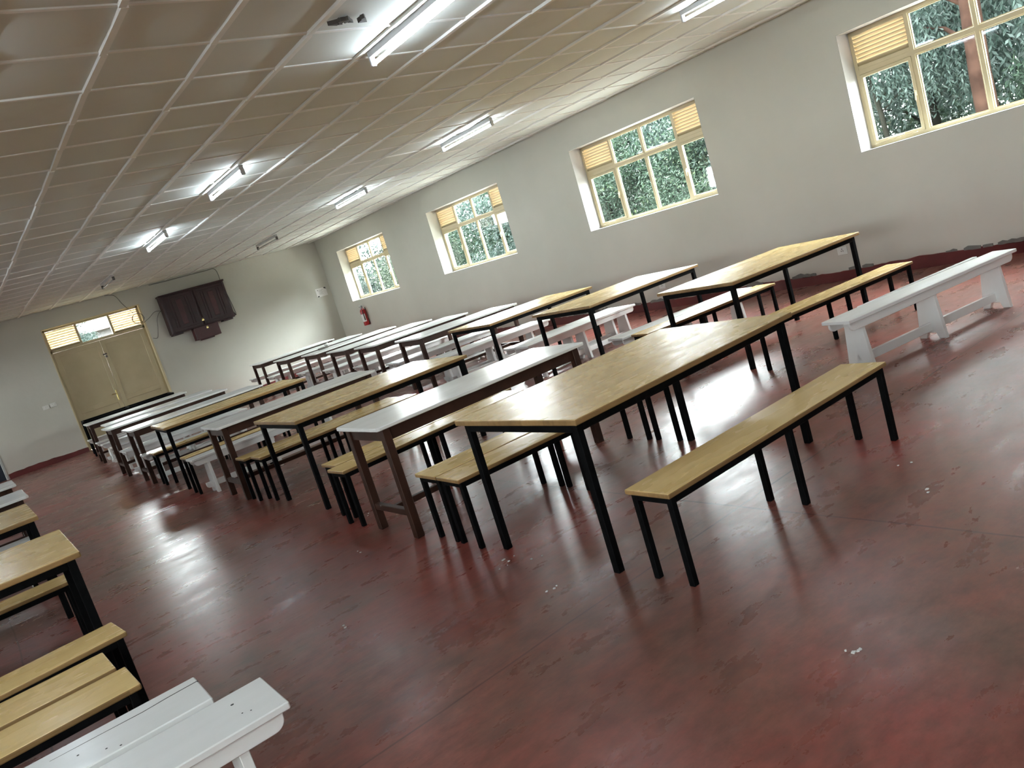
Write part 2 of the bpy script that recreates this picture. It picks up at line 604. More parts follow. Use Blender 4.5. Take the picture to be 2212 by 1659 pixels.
skirting('baseboard_back', (XL, YB, 0), (XR, YB, 0), (0, 1, 0))
# crumbling plaster lip above the skirting under the windows
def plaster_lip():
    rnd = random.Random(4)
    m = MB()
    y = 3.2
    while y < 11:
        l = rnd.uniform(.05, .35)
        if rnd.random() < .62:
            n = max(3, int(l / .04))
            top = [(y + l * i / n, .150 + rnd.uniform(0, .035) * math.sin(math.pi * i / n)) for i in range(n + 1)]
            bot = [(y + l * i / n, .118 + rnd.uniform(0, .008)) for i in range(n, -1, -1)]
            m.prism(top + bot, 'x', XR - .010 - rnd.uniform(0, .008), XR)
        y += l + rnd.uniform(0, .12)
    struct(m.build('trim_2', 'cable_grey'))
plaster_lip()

# ------------------------------------------------------------------ windows
def louvre(m, y0, y1, z0, z1, n, x=0, depth=.055, th=.005):
    """sloping blades running along local y, outer edge low"""
    p = (z1 - z0) / n
    for i in range(n):
        zc = z0 + p * (i + .5)
        pts = [(x - depth / 2 - .004, zc + p * .50), (x - depth / 2 - .004, zc + p * .26), (x - depth / 2 + .004, zc + p * .26),
               (x + depth / 2, zc - p * .86), (x + depth / 2, zc - p * .70), (x - depth / 2 + .008, zc + p * .50)]
        m.prism(pts, 'y', y0, y1)
def make_window(name, W=2.66, Hh=WZ1 - WZ0):
    """local frame: x = outwards, y = along, z up from sill; x=0 is the frame plane centre"""
    root = bpy.data.objects.new(name, None)
    COL.objects.link(root)
    struct(root)
    zt = Hh * .655
    w2 = W / 2
    b = .024
    f = MB()
    for y in (-w2, w2):
        s = -1 if y > 0 else 1
        f.box(-.025, .025, min(y, y + s * .045), max(y, y + s * .045), 0, Hh, .003)
    f.box(-.025, .025, -w2, w2, 0, .045, .003)
    f.box(-.025, .025, -w2, w2, Hh - .045, Hh, .003)
    for y in (-W / 4, 0, W / 4):
        f.box(-.024, .024, y - b, y + b, .04, Hh - .04, .003)
    f.box(-.024, .024, -w2 + .04, w2 - .04, zt - .028, zt + .028, .003)
    for (y0, y1) in ((-w2 + .045, -W / 4 - b), (W / 4 + b, w2 - .045)):
        f.box(-.022, .022, y0, y1, zt + .026, zt + .07, .002)
    # thin glazing beads round the fixed panes
    for (y0, y1, z0, z1) in ((-W / 4 + b, -b, .045, zt - .028), (b, W / 4 - b, .045, zt - .028), (-W / 4 + b, -b, zt + .028, Hh - .045), (b, W / 4 - b, zt + .028, Hh - .045)):
        for q in ((y0, y0 + .012, z0, z1), (y1 - .012, y1, z0, z1), (y0, y1, z0, z0 + .012), (y0, y1, z1 - .012, z1)):
            f.box(-.012, .012, *q)
    fr = f.build('window_frame', 'cream_paint', root)
    for s in (-1, 1):
        y0, y1 = sorted((s * (w2 - .045), s * (W / 4 + b)))
        c = MB()
        c.box(-.034, .014, y0, y0 + .036, .047, zt - .03, .003)
        c.box(-.034, .014, y1 - .036, y1, .047, zt - .03, .003)
        c.box(-.034, .014, y0, y1, .047, .083, .003)
        c.box(-.034, .014, y0, y1, zt - .066, zt - .03, .003)
        cs = c.build('casement', 'cream_paint', root)
        g = MB(); g.box(-.004, 0, y0 + .03, y1 - .03, .078, zt - .06)
        g.build('pane', 'window_glass', cs)
        h = MB()
        yh = s * (W / 4 + b + .018)
        zh = zt * .52
        h.box(-.052, -.034, yh - .010, yh + .010, zh - .03, zh + .03, .003)
        h.cyl((-.058, yh, zh + .012), (-.062, yh + .004 * s, zh - .075), .007, 8)
        h.build('handle', 'cream_paint', cs)
        st = MB()
        st.tube([(-.04, (y0 + y1) / 2 + s * .12, .062), (-.075, (y0 + y1) / 2 + s * .02, .066), (-.10, (y0 + y1) / 2 - s * .10, .066)], .005, 6)
        st.build('window_stay', 'cream_paint', cs)
        l = MB()
        louvre(l, y0, y1, zt + .07, Hh - .045, 8)
        l.build('louvre', 'cream_paint', root)
    for (y0, y1, z0, z1) in ((-W / 4 + b, -b, .045, zt - .028), (b, W / 4 - b, .045, zt - .028), (-W / 4 + b, -b, zt + .028, Hh - .045), (b, W / 4 - b, zt + .028, Hh - .045)):
        g = MB(); g.box(-.003, .001, y0, y1, z0, z1)
        g.build('pane', 'window_glass', root)
    # pale painted reveal lining the opening, slightly proud of the plaster core
    rv = MB()
    d = REC
    rv.box(-d - .001, .03, -w2 - .0, -w2 + .004, 0, Hh)
    rv.box(-d - .001, .03, w2 - .004, w2, 0, Hh)
    rv.box(-d - .001, .03, -w2, w2, Hh - .004, Hh)
    rv.box(-d - .004, .03, -w2, w2, -.001, .006, .002)
    rv.build('reveal', 'reveal_paint', root)
    return root
w0 = make_window('window_1')
def copy_tree(o, parent=None):
    c = o.copy()
    COL.objects.link(c)
    if parent is not None:
        c.parent = parent
    for ch in list(o.children):
        if ch.name in bpy.data.objects:
            copy_tree(ch, c)
    return c
slots = [((XR + REC, (a + b) / 2, WZ0), 0) for a, b in WIN_R]
slots += [((XL - REC, (a + b) / 2, WZ0), math.pi) for a, b in ADDED_WIN_L]  # added windows out of view, there for their daylight
slots += [(((a + b) / 2, YB - REC, WZ0), -math.pi / 2) for a, b in WIN_B]
for i, (loc, rz) in enumerate(slots):
    o = w0 if i == 0 else copy_tree(w0)
    if i:
        o.name = 'window_%d' % (i + 1)
    o.location = loc
    o.rotation_euler = (0, 0, rz)

# ------------------------------------------------------------------ double door with transom (far wall)
def door():
    root = bpy.data.objects.new('door_1', None)
    COL.objects.link(root)
    struct(root)
    root.location = ((DX0 + DX1) / 2, YE + .13, 0)
    W = DX1 - DX0
    w2 = W / 2
    zt = 2.32
    f = MB()
    f.box(-w2, -w2 + .055, -.03, .03, 0, DZ, .004)
    f.box(w2 - .055, w2, -.03, .03, 0, DZ, .004)
    f.box(-w2, w2, -.03, .03, DZ - .05, DZ, .004)
    f.box(-w2, w2, -.03, .03, zt, zt + .06, .004)
    gx = .36
    for s in (-1, 1):
        f.box(s * gx - .025, s * gx + .025, -.03, .03, zt + .05, DZ - .04, .003)
    f.build('door_frame', 'door_paint', root)
    for s in (-1, 1):
        x0, x1 = sorted((s * .002, s * (w2 - .055)))
        l = MB()
        l.box(x0, x1, -.008, .012, .01, zt - .004)
        st = .095
        l.box(x0, x0 + st, -.024, .02, .01, zt - .004, .004)
        l.box(x1 - st, x1, -.024, .02, .01, zt - .004, .004)
        for z0, z1 in ((.01, .15), (.84, .95), (zt - .115, zt - .004)):
            l.box(x0 + st - .005, x1 - st + .005, -.024, .02, z0, z1, .004)
        leaf = l.build('door_leaf', 'door_paint', root)
        if s < 0:
            h = MB()
            h.box(-.075, -.045, -.034, -.022, .88, 1.13, .003)
            h.cyl((-.06, -.03, 1.05), (-.06, -.075, 1.05), .009, 8)
            h.cyl((-.06, -.072, 1.05), (-.17, -.072, 1.05), .009, 8)
            h.build('handle', 'brass', leaf)
        else:
            b = MB()
            b.box(-.035, .055, -.040, -.024, 1.97, 2.0, .003)
            b.box(.0, .045, -.050, -.026, 1.90, 1.95, .004)
            b.tube([(.008, -.038, 1.945), (.008, -.038, 1.98), (.022, -.038, 1.995), (.036, -.038, 1.98), (.036, -.038, 1.945)], .004, 6)
            b.build('bolt', 'dark_cap', leaf)
    for (x0, x1) in ((-w2 + .055, -gx - .025), (gx + .025, w2 - .055)):
        l = MB()
        n = 8
        z0, z1 = zt + .06, DZ - .05
        p = (z1 - z0) / n
        for i in range(n):
            zc = z0 + p * (i + .5)
            l.prism([(-.026, zc + p * .30), (-.026, zc + p * .10), (.024, zc - p * .62), (.024, zc - p * .48)], 'x', x0, x1)
        l.build('louvre', 'cream_paint', root)
    g = MB(); g.box(-gx + .025, gx - .025, -.003, .003, zt + .06, DZ - .05)
    g.build('pane', 'window_glass', root)
    rv = MB()
    d = .13
    rv.box(-w2 - .02, -w2 + .003, -d - .004, -.03, 0, DZ)
    rv.box(w2 - .003, w2 + .035, -d - .006, -.03, 0, DZ + .02)
    rv.box(-w2 - .02, w2 + .035, -d - .004, -.03, DZ - .003, DZ + .016)
    rv.build('reveal', 'cream_paint', root)
door()
# the dark open doorway at the left edge of the end wall
root = bpy.data.objects.new('door_2', None); COL.objects.link(root); struct(root)
root.location = (.145, YE, 0)
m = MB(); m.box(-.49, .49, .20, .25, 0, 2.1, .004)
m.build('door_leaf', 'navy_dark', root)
m = MB(); m.box(.455, .495, -.006, .2, 0, 2.1, .002); m.box(-.495, -.455, -.006, .2, 0, 2.1, .002); m.box(-.495, .495, -.006, .2, 2.06, 2.1, .002)
m.build('door_frame', 'reveal_paint', root)
m = MB(); m.box(.36, .40, .185, .205, .48, .52, .004)
m.build('handle', 'white_plastic', root)

# ------------------------------------------------------------------ furniture
def rounded_rail(m, L, y, th, z0, z1, r=.055):
    h = z1 - z0
    r = min(r, h * .9)
    pts = [(-L / 2, z1)]
    for s, a0 in ((-1, math.pi), (1, 1.5 * math.pi)):
        cx = s * (L / 2 - r)
        for k in range(7):
            a = a0 + (math.pi / 2) * k / 6
            pts.append((cx + r * math.cos(a), z0 + r + r * math.sin(a)))
    pts.append((L / 2, z1))
    m.prism(pts, 'y', y - th / 2, y + th / 2, .003)
def leg_box(x, y, s, z1, bev=.003):
    m = MB(); m.box(x - s / 2, x + s / 2, y - s / 2, y + s / 2, 0, z1, bev)
    return m
def wood_table(label, x, y, rz=0, L=1.75, W=1.02, top=True):
    t = thing('dining_table' if top else 'table_frame', label, 'table', (x, y, 0), rz, 'wood-topped dining tables' if top else None)
    zt = .785
    if top:
        m = MB(); m.box(-L / 2, L / 2, -W / 2, W / 2, zt - .030, zt, .006, 2)
        bm = m.bm
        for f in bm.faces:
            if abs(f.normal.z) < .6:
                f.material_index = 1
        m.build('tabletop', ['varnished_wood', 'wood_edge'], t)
    z1 = zt - .030
    a, b = L / 2 - .05, W / 2 - .06
    s = .038
    m = MB()
    for yy in (-b, b):
        m.box(-a + s / 2, a - s / 2, yy - s / 2, yy + s / 2, z1 - .045, z1, .003)
    for xx in (-a, a):
        m.box(xx - s / 2, xx + s / 2, -b + s / 2, b - s / 2, z1 - .045, z1, .003)
    m.box(-s / 2, s / 2, -b + s / 2, b - s / 2, z1 - .035, z1 - .002, .003)
    m.build('frame', 'black_steel', t)
    for xx in (-a, a):
        for yy in (-b, b):
            leg_box(xx, yy, s + .002, z1).build('leg', 'black_steel', t)
    return t
def white_table(label, x, y, rz=0, L=1.80, W=.68, chipped=False):
    t = thing('dining_table', label, 'table', (x, y, 0), rz, 'white-topped dining tables')
    zt = .775
    rnd = random.Random(int(x * 100 + y * 31))
    # outline with worn corners and slightly uneven edges
    pts = []
    n = 14
    c = .022
    for (x0, y0, x1, y1) in ((-L / 2, -W / 2 + c, -L / 2, W / 2 - c), (-L / 2 + c, W / 2, L / 2 - c, W / 2), (L / 2, W / 2 - c, L / 2, -W / 2 + c), (L / 2 - c, -W / 2, -L / 2 + c, -W / 2)):
        k = n if abs(x1 - x0) > .5 else 7
        for i in range(k + 1):
            u = i / k
            e = rnd.uniform(-.0025, .0025)
            px, py = x0 + (x1 - x0) * u, y0 + (y1 - y0) * u
            if abs(x1 - x0) > .5:
                py += e
            else:
                px += e
            if chipped and y0 < 0 and y1 < 0 and px < -L / 2 + .75 and abs(x1 - x0) > .5:
                py += .012
            pts.append((px, py))
    m = MB()
    m.prism(pts[::-1], 'z', zt - .024, zt, .004)
    m.build('tabletop', 'white_gloss_paint', t)
    z1 = zt - .024
    s = .056
    a, b = L / 2 - .075, W / 2 - .07
    m = MB()
    for yy in (-b, b):
        m.box(-a + s / 2, a - s / 2, yy - .014, yy + .014, z1 - .085, z1, .003)
    for xx in (-a, a):
        m.box(xx - .014, xx + .014, -b + s / 2, b - s / 2, z1 - .085, z1, .003)
    m.build('apron', 'brown_frame_paint', t)
    for xx in (-a, a):
        for yy in (-b, b):
            leg_box(xx, yy, s, z1, .004).build('leg', 'brown_frame_paint', t)
    m = MB()
    for xx in (-a, a):
        m.box(xx - .02, xx + .02, -b + s / 2 - .002, b - s / 2 + .002, .15, .195, .004)
    m.box(-a + .02, a - .02, -.02, .02, .152, .193, .004)
    m.build('stretcher', 'brown_frame_paint', t)
    return t
def wood_bench(label, x, y, rz=0, L=1.76, W=.27):
    t = thing('dining_bench', label, 'bench', (x, y, 0), rz, 'wood-seated benches with black legs')
    zt = .44
    m = MB(); m.box(-L / 2, L / 2, -W / 2, W / 2, zt - .024, zt, .006, 2)
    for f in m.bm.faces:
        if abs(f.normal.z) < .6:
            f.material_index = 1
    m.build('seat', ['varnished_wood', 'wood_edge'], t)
    z1 = zt - .024
    s = .030
    a, b = L / 2 - .035, W / 2 - .030
    m = MB()
    for yy in (-b, b):
        m.box(-a + s / 2, a - s / 2, yy - s / 2, yy + s / 2, z1 - .034, z1, .003)
    for xx in (-a, 0, a):
        m.box(xx - s / 2, xx + s / 2, -b + s / 2, b - s / 2, z1 - .033, z1 - .001, .003)
    m.build('frame', 'black_steel', t)
    for xx in (-a, 0, a):
        for yy in (-b, b):
            leg_box(xx, yy, s + .002, z1 if xx else z1 - .01).build('leg', 'black_steel', t)
    return t
def white_bench(label, x, y, rz=0, L=1.82, W=.26, zt=.435, poke=.07, split=False, crack=False, nails=()):
    t = thing('painted_bench', label, 'bench', (x, y, 0), rz, 'white painted plank benches')
    m = MB()
    y1 = W / 2 - (.045 if split else 0)
    if split:
        m.prism([(-L / 2, -W / 2), (L / 2, -W / 2), (L / 2, W / 2 - .055), (-.1, W / 2 - .012), (-.6, W / 2), (-L / 2, W / 2)], 'z', zt - .026, zt, .003)
    else:
        m.box(-L / 2, L / 2, -W / 2, W / 2, zt - .026, zt, .004)
    m.build('seat', 'white_gloss_paint', t)
    if split:
        m = MB()
        m.prism([(-.58, W / 2 + .002), (-.1, W / 2 - .006), (L / 2 - .16, W / 2 - .028), (L / 2 - .16, W / 2 + .012), (-.1, W / 2 + .01)], 'z', zt - .022, zt + .004, .002)
        o = m.build('seat_strip', 'white_gloss_paint', t)
        o['label'] = 'narrow strip split away from the seat edge'
    if crack:
        m = MB()
        top = [(L / 2, W / 2 - .060), (L / 2 - .10, W / 2 - .064), (L / 2 - .20, W / 2 - .074), (L / 2 - .32, W / 2 - .070), (L / 2 - .50, W / 2 - .066)]
        wd = [.0026, .0024, .0020, .0013, .0004]
        m.prism([(x_, y_ + w_) for (x_, y_), w_ in zip(top, wd)] + [(x_, y_ - w_) for (x_, y_), w_ in list(zip(top, wd))[::-1]], 'z', zt - .020, zt + .0006)
        m.build('crack', 'ink', t)
    if nails:
        m = MB()
        for (x_, y_, r_) in nails:
            m.cyl((L / 2 - x_, -W / 2 + y_, zt - .004), (L / 2 - x_, -W / 2 + y_, zt + .0006), r_, 8)
        m.build('nail_holes', 'ink', t)
    for s in (-1, 1):
        m = MB()
        rounded_rail(m, L - .05, s * (W / 2 - .036), .022, zt - .026 - .062, zt - .026, .04)
        m.build('apron', 'white_gloss_paint', t)
    for xx in (-L / 2 + .17, 0, L / 2 - .17):
        m = MB()
        z1 = zt - .026
        wt, wb = W / 2 - .046, W / 2 - .012
        pts = [(-wt, z1), (wt, z1), (wt, z1 - .085), (wb, .0), (.055, 0), (.035, .045), (-.035, .045), (-.055, 0), (-wb, 0), (-wt, z1 - .085)]
        m.prism(pts, 'x', xx - .017, xx + .017, .002)
        m.build('leg', 'white_gloss_paint', t)
    m = MB()
    rounded_rail(m, L - .34 + 2 * (poke + .017), 0, .026, .062, .128, .032)
    m.build('stretcher', 'white_gloss_paint', t)
    return t

# middle row, near to far
wood_table('large wood-topped table on black legs nearest the camera, behind the lone front bench', 3.02, 3.29, .015)
wood_bench('long wood-seated bench standing alone in front of the nearest table', 3.07, 2.475, -.012)
wood_bench('near bench of the wooden pair under the far edge of the nearest table', 2.985, 3.985, -.045)
wood_bench('far bench of the wooden pair behind the nearest table', 2.995, 4.275, -.030)
white_table('white-topped table with chipped edge and brown legs, behind the nearest wooden table', 2.93, 4.87, .0, 1.81, .66, chipped=True)
wood_bench('near bench of the wooden pair behind the chipped white table', 2.91, 5.52, .035)
wood_bench('far bench of the wooden pair behind the chipped white table', 2.985, 5.81, .035)
wood_table('wood-topped table reflecting the window, second of its kind in the middle row', 2.99, 6.74, .005, 1.74, 1.03)
wood_bench('near bench of the wooden pair behind the window-reflecting table', 2.97, 7.50, .008)
wood_bench('far bench of the wooden pair behind the window-reflecting table', 2.905, 7.78, 0)
white_table('white-topped brown-legged table, second of its kind in the middle row', 2.85, 8.235, -.02, 1.76, .68)
white_bench('white plank bench in front of the middle row third wooden table, its peg showing', 2.78, 9.13, 0)
wood_bench('wood-seated bench just behind a white one, before the middle row third wooden table', 2.76, 9.43, 0)
wood_table('wood-topped table, farthest of its kind in the middle row', 2.81, 10.34, -.06, 1.78, 1.0)
wood_bench('wood-seated bench under the far edge of the farthest middle row wooden table', 2.75, 11.015, -.02)
white_bench('white plank bench behind the farthest middle row wooden table', 2.71, 11.30, -.02)
white_table('white-topped table just behind the farthest middle row wooden table', 2.72, 11.76, -.01, 1.85, .68)
white_bench('white bench under the near side of the fourth white middle row table', 2.72, 12.60, -.01)
white_bench('white bench of the far pair, behind its twin before the fourth white table', 2.72, 12.88, -.01)
white_table('fourth white-topped table back in the middle row', 2.72, 13.50, -.02, 1.85, .70)
white_bench('white bench between the two far white tables in front of the door', 2.78, 14.12, 0)
white_table('narrow-looking white-topped table, third from the door in the middle row', 2.83, 14.62, -.05, 1.76, .70)
white_bench('white bench behind the third table from the door, middle row', 2.82, 15.30, 0)
white_bench('white bench in front of the last white middle row table', 2.85, 16.12, 0)
white_table('last white-topped table before the bare black frame by the door', 2.87, 16.72, -.05, 1.84, .70)
white_bench('white bench between the last white table and the bare black frame', 2.9, 17.46, 0)
wood_table('bare black steel table frame without a top, right in front of the cream door', 3.08, 18.75, -.09, 1.9, .9, top=False)

# window row, near to far
white_bench('white painted bench with a split seat edge, standing askew by the nearest window', 6.0, 3.115, -.185, 1.92, .25, .43, 0, split=True)
wood_bench('wood-seated bench in front of the nearest window row table', 6.22, 3.975, -.14)
wood_table('wood-topped table nearest the camera in the row along the windows', 6.33, 4.76, -.09, 1.76, .96)
wood_bench('wood-seated bench behind the nearest window row table, beside a white one', 6.28, 5.47, -.14)
white_bench('white bench touching the back of the wooden bench behind the nearest window row table', 6.27, 5.775, -.14, 1.82, .25)
wood_table('wood-topped table, second in the row along the windows', 6.40, 6.80, -.02, 1.75, 1.03)
white_bench('near bench of the white pair behind the second window row table', 6.45, 7.68, -.03)
white_bench('far bench of the white pair behind the second window row table', 6.45, 7.95, -.03)
wood_table('wood-topped table, third in the row along the windows', 6.36, 8.62, -.01, 1.76, 1.02)
white_bench('near bench of the white pair behind the third window row table', 6.40, 9.46, -.09)
white_bench('far bench of the white pair behind the third window row table', 6.43, 9.74, -.09)
white_table('white-topped table right behind the three wooden window row tables', 6.33, 10.22, -.05, 1.78, .80)
white_bench('near bench of the white pair behind the first white window row table', 6.46, 10.92, -.08)
white_bench('far bench of the white pair behind the first white window row table', 6.48, 11.20, -.08)
white_table('second white-topped table in the row along the windows', 6.40, 11.75, -.03, 1.84, .80)
white_bench('near bench of the white pair behind the second white window row table', 6.53, 12.33, -.05)
white_bench('far bench of the white pair behind the second white window row table', 6.55, 12.61, -.05)
white_table('third white-topped table in the row along the windows', 6.50, 13.14, -.02, 1.84, .80)
white_bench('near bench of the white pair in front of the littered white table', 6.62, 13.91, -.03)
white_bench('far bench of the white pair in front of the littered white table', 6.64, 14.19, -.03)
white_table('white-topped table by the windows with a small dark item lying on it', 6.61, 14.72, -.02, 1.80, .78)
white_bench('near bench of the white pair behind the littered white table', 6.66, 15.38, -.02)
white_bench('far bench of the white pair behind the littered white table', 6.67, 15.66, -.02)
white_table('white-topped table second from the end wall in the window row', 6.57, 16.24, -.02, 1.80, .78)
white_bench('near bench of the white pair in front of the last window row table', 6.70, 17.30, -.02)
white_bench('far bench of the white pair in front of the last window row table', 6.70, 17.58, -.02)
white_table('last white-topped table of the window row, closest to the end wall', 6.66, 18.02, -.03, 1.86, .78)
white_bench('single white bench between the last window row table and the end wall', 6.70, 18.82, -.02)

# left row, only the right-hand ends are in view
white_bench('white bench with rounded apron in the bottom left corner, closest to the camera', -.375, 2.70, -.015, 1.84, .295, .435, .05, nails=((.13, .20, .006), (.10, .085, .003), (.125, .10, .003), (.60, .12, .003)))
white_bench('cracked white bench just behind the closest one at bottom left', -.53, 3.03, -.015, 1.84, .27, .435, .05, crack=True, nails=((.42, .13, .004), (.34, .06, .004), (.30, .025, .004), (.8, .14, .003)))
wood_bench('nearest of the three wooden benches at the left, next to the cracked white bench', -.645, 3.462, .03, W=.28)
wood_bench('middle one of the three wooden benches at the left, set slightly back', -.683, 3.79, .026, W=.29)
wood_bench('farthest of the three wooden benches at the left, tucked against the table legs', -.57, 4.15, .085)
wood_table('wood-topped table nearest the camera in the left row, cut by the frame', -.575, 5.07, -.01, 1.76, .98)
wood_bench('wood-seated bench seen behind the legs of the nearest left row table', -.60, 5.80, .02)
wood_table('smaller-looking wood-topped table, second in the left row', -.60, 7.05, 0, 1.75, 1.02)
wood_bench('wooden bench behind the second left row table, only its end showing', -.72, 7.79, 0)
white_bench('white bench behind the second left row table, its plank leg showing', -.62, 8.08, 0)
white_table('white-topped table, third in the left row', -.56, 8.58, 0, 1.80, .74)
white_table('white-topped table, farthest in the left row', -.56, 10.05, 0, 1.80, .70)

# ------------------------------------------------------------------ ceiling tube lamps
def tube_lamp(label, x, y, lit=True, z=H - .014, grp='fluorescent tube lamps on the ceiling'):
    t = thing('tube_lamp', label, 'ceiling lamp', (x, y, z), 0, grp)
    L = 1.24
    m = MB()
    m.prism([(-.026, 0), (.026, 0), (.022, -.044), (-.022, -.044)], 'y', -L / 2, L / 2, .002)
    m.build('lamp_body', 'grey_fixture', t)
    for s in (-1, 1):
        m = MB()
        y0, y1 = sorted((s * (L / 2 - .018), s * (L / 2 + .008)))
        m.box(-.020, .024, y0, y1, -.108, -.040, .005)
        m.build('lamp_holder', 'dark_cap' if not lit else 'grey_fixture', t)
    m = MB()
    m.cyl((.004, -L / 2 + .016, -.088), (.004, L / 2 - .016, -.088), .0145, 16)
    m.build('tube', 'lit_tube' if lit else 'dead_tube', t, smooth=True)
    return t
tube_lamp('lit tube lamp at the top of the picture, closest to the camera', 3.28, 4.70)
tube_lamp('lit tube lamp second from the camera in the middle lamp line', 3.29, 9.13)
tube_lamp('lit tube lamp third from the camera in the middle lamp line', 3.27, 12.65)
tube_lamp('small unlit tube lamp above the cream double door', 3.24, 16.85, False)
tube_lamp('lit tube lamp at the top right edge, above the nearest window gap', 6.66, 4.55)
tube_lamp('lit tube lamp second from the camera in the line near the windows', 6.66, 9.07)
tube_lamp('lit tube lamp third from the camera in the line near the windows', 6.66, 12.85)
tube_lamp('unlit tube lamp near the far corner by the windows', 6.50, 16.85, False)
for xx in (-3.4, -.1, 3.28, 6.66):  # unseen lamps, added out of view to brighten the room
    for yy in (.5, -2.4) + ((2.6, 4.7, 9.1, 12.7, 16.85) if xx < 0 else ()):
        tube_lamp('lit tube lamp behind or beside the camera, out of the picture', xx, yy, True, grp='tube lamps out of the picture')

# ------------------------------------------------------------------ television cabinet on the end wall
def cabinet():
    t = thing('wall_cabinet', 'dark maroon panelled double-door cabinet mounted high on the end wall', 'cabinet', (5.585, YE - .001, 1.96))
    W, Hc, D = 1.56, .95, .27
    m = MB()
    m.box(-W / 2, W / 2, -D, 0, 0, Hc, .006)
    m.box(-W / 2 - .02, W / 2 + .02, -D - .03, 0, Hc - .035, Hc + .004, .006)
    m.box(-W / 2 + .02, -W / 2 + .26, -D + .02, 0, -.04, 0, .004)
    m.box(W / 2 - .30, W / 2 - .06, -D + .02, 0, -.04, 0, .004)
    m.build('cabinet_body', 'maroon_wood', t)
    for s in (-1, 1):
        d = MB()
        x0, x1 = sorted((s * .008, s * (W / 2 - .012)))
        d.box(x0, x1, -D - .022, -D, .012, Hc - .045, .004)
        xc = (x0 + x1) / 2
        # raised border and fluting
        for q in ((x0 + .01, x0 + .05, .03, Hc - .06), (x1 - .05, x1 - .01, .03, Hc - .06)):
            d.box(q[0], q[1], -D - .034, -D - .02, q[2], q[3], .005)
        for k in (-3, -2.2, 2.2, 3):
            d.cyl((xc + k * .075, -D - .022, .12), (xc + k * .075, -D - .022, Hc - .15), .013, 8)
        for z0, z1 in ((.03, .085), (Hc - .12, Hc - .06)):
            d.box(x0 + .06, x1 - .06, -D - .034, -D - .02, z0, z1, .005)
        leaf = d.build('cabinet_door', 'maroon_wood', t)
        p = MB(); p.box(xc - .065, xc + .065, -D - .034, -D - .02, .16, Hc - .19, .006)
        p.build('raised_panel', 'maroon_panel', leaf)
    c = MB()
    for k in range(22):
        c.cyl((0, -D - .036, .04 + k * .038), (0, -D - .036, .074 + k * .038), .014, 8, .007)
    c.build('carved_strip', 'maroon_wood', t)
    lk = MB(); lk.box(-.032, .022, -D - .060, -D - .036, .115, .155, .004); lk.tube([(-.018, -D - .05, .15), (-.018, -D - .05, .18), (.008, -D - .05, .18), (.008, -D - .05, .15)], .005, 6)
    lk.build('padlock', 'brass', t)
    b = MB(); b.box(-.27, .33, -D + .03, 0, -.30, 0, .005); b.box(-.14, .16, -D + .06, 0, -.33, -.30, .003)
    bx = b.build('lower_box', 'maroon_panel', t)
    l2 = MB(); l2.box(.03, .075, -D + .005, -D + .03, -.085, -.050, .003); l2.tube([(.04, -D + .018, -.055), (.04, -D + .018, -.03), (.066, -D + .018, -.03), (.066, -D + .018, -.055)], .004, 6)
    l2.build('padlock', 'brass', bx)
    k = MB(); k.prism([(W / 2, .02), (W / 2, .24), (W / 2 + .10, .03)], 'y', -.10, -.03)  # small dark triangular wedge at the right side
    k.build('side_bracket', 'maroon_wood', t)
cabinet()
def wire(name, label, pts, r, m_='cable_grey', n=24):
    out = []
    P = [Vector(p) for p in pts]
    for i in range(len(P) - 1):
        p0, p1, p2, p3 = P[max(i - 1, 0)], P[i], P[i + 1], P[min(i + 2, len(P) - 1)]
        for k in range(6):
            u = k / 6
            out.append(.5 * ((2 * p1) + (-p0 + p2) * u + (2 * p0 - 5 * p1 + 4 * p2 - p3) * u * u + (-p0 + 3 * p1 - 3 * p2 + p3) * u ** 3))
    out.append(P[-1])
    return tag(MB().tube(out, r, 6).build(name, m_), label, 'cable')
yw = YE - .012
wire('cable', 'thin cable running along the ceiling edge and down the right of the maroon cabinet',
     [(4.75, yw, 3.235), (5.4, yw, 3.23), (6.1, yw, 3.232), (6.37, yw, 3.20), (6.40, yw, 2.8), (6.46, yw, 2.4), (6.49, yw, 2.02)], .007)
wire('cable', 'loose cable hanging from the ceiling over the door louvre to the coil',
     [(3.75, yw, 3.255), (3.95, yw, 3.20), (4.05, yw, 2.98), (4.13, yw - .02, 2.82), (4.20, yw - .03, 2.70)], .006)
wire('cable', 'looping cable between the coil and the left side of the maroon cabinet',
     [(4.33, yw - .03, 2.42), (4.5, yw, 2.50), (4.66, yw, 2.60), (4.80, yw, 2.58), (4.74, yw, 2.54), (4.66, yw, 2.42), (4.60, yw, 2.2), (4.52, yw, 2.0), (4.42, yw, 2.02)], .006)
cpts = []
for k in range(0, 76):
    a = k * 2 * math.pi / 25
    cpts.append((4.255 + (.128 + .006 * math.sin(k * .7)) * math.cos(a), yw - .035 - .006 * (k // 25), 2.555 + .118 * math.sin(a)))
tag(MB().tube(cpts, .006, 6).build('cable_coil', 'cable_grey'), 'round coil of dark cable hung over the right door louvre', 'cable')

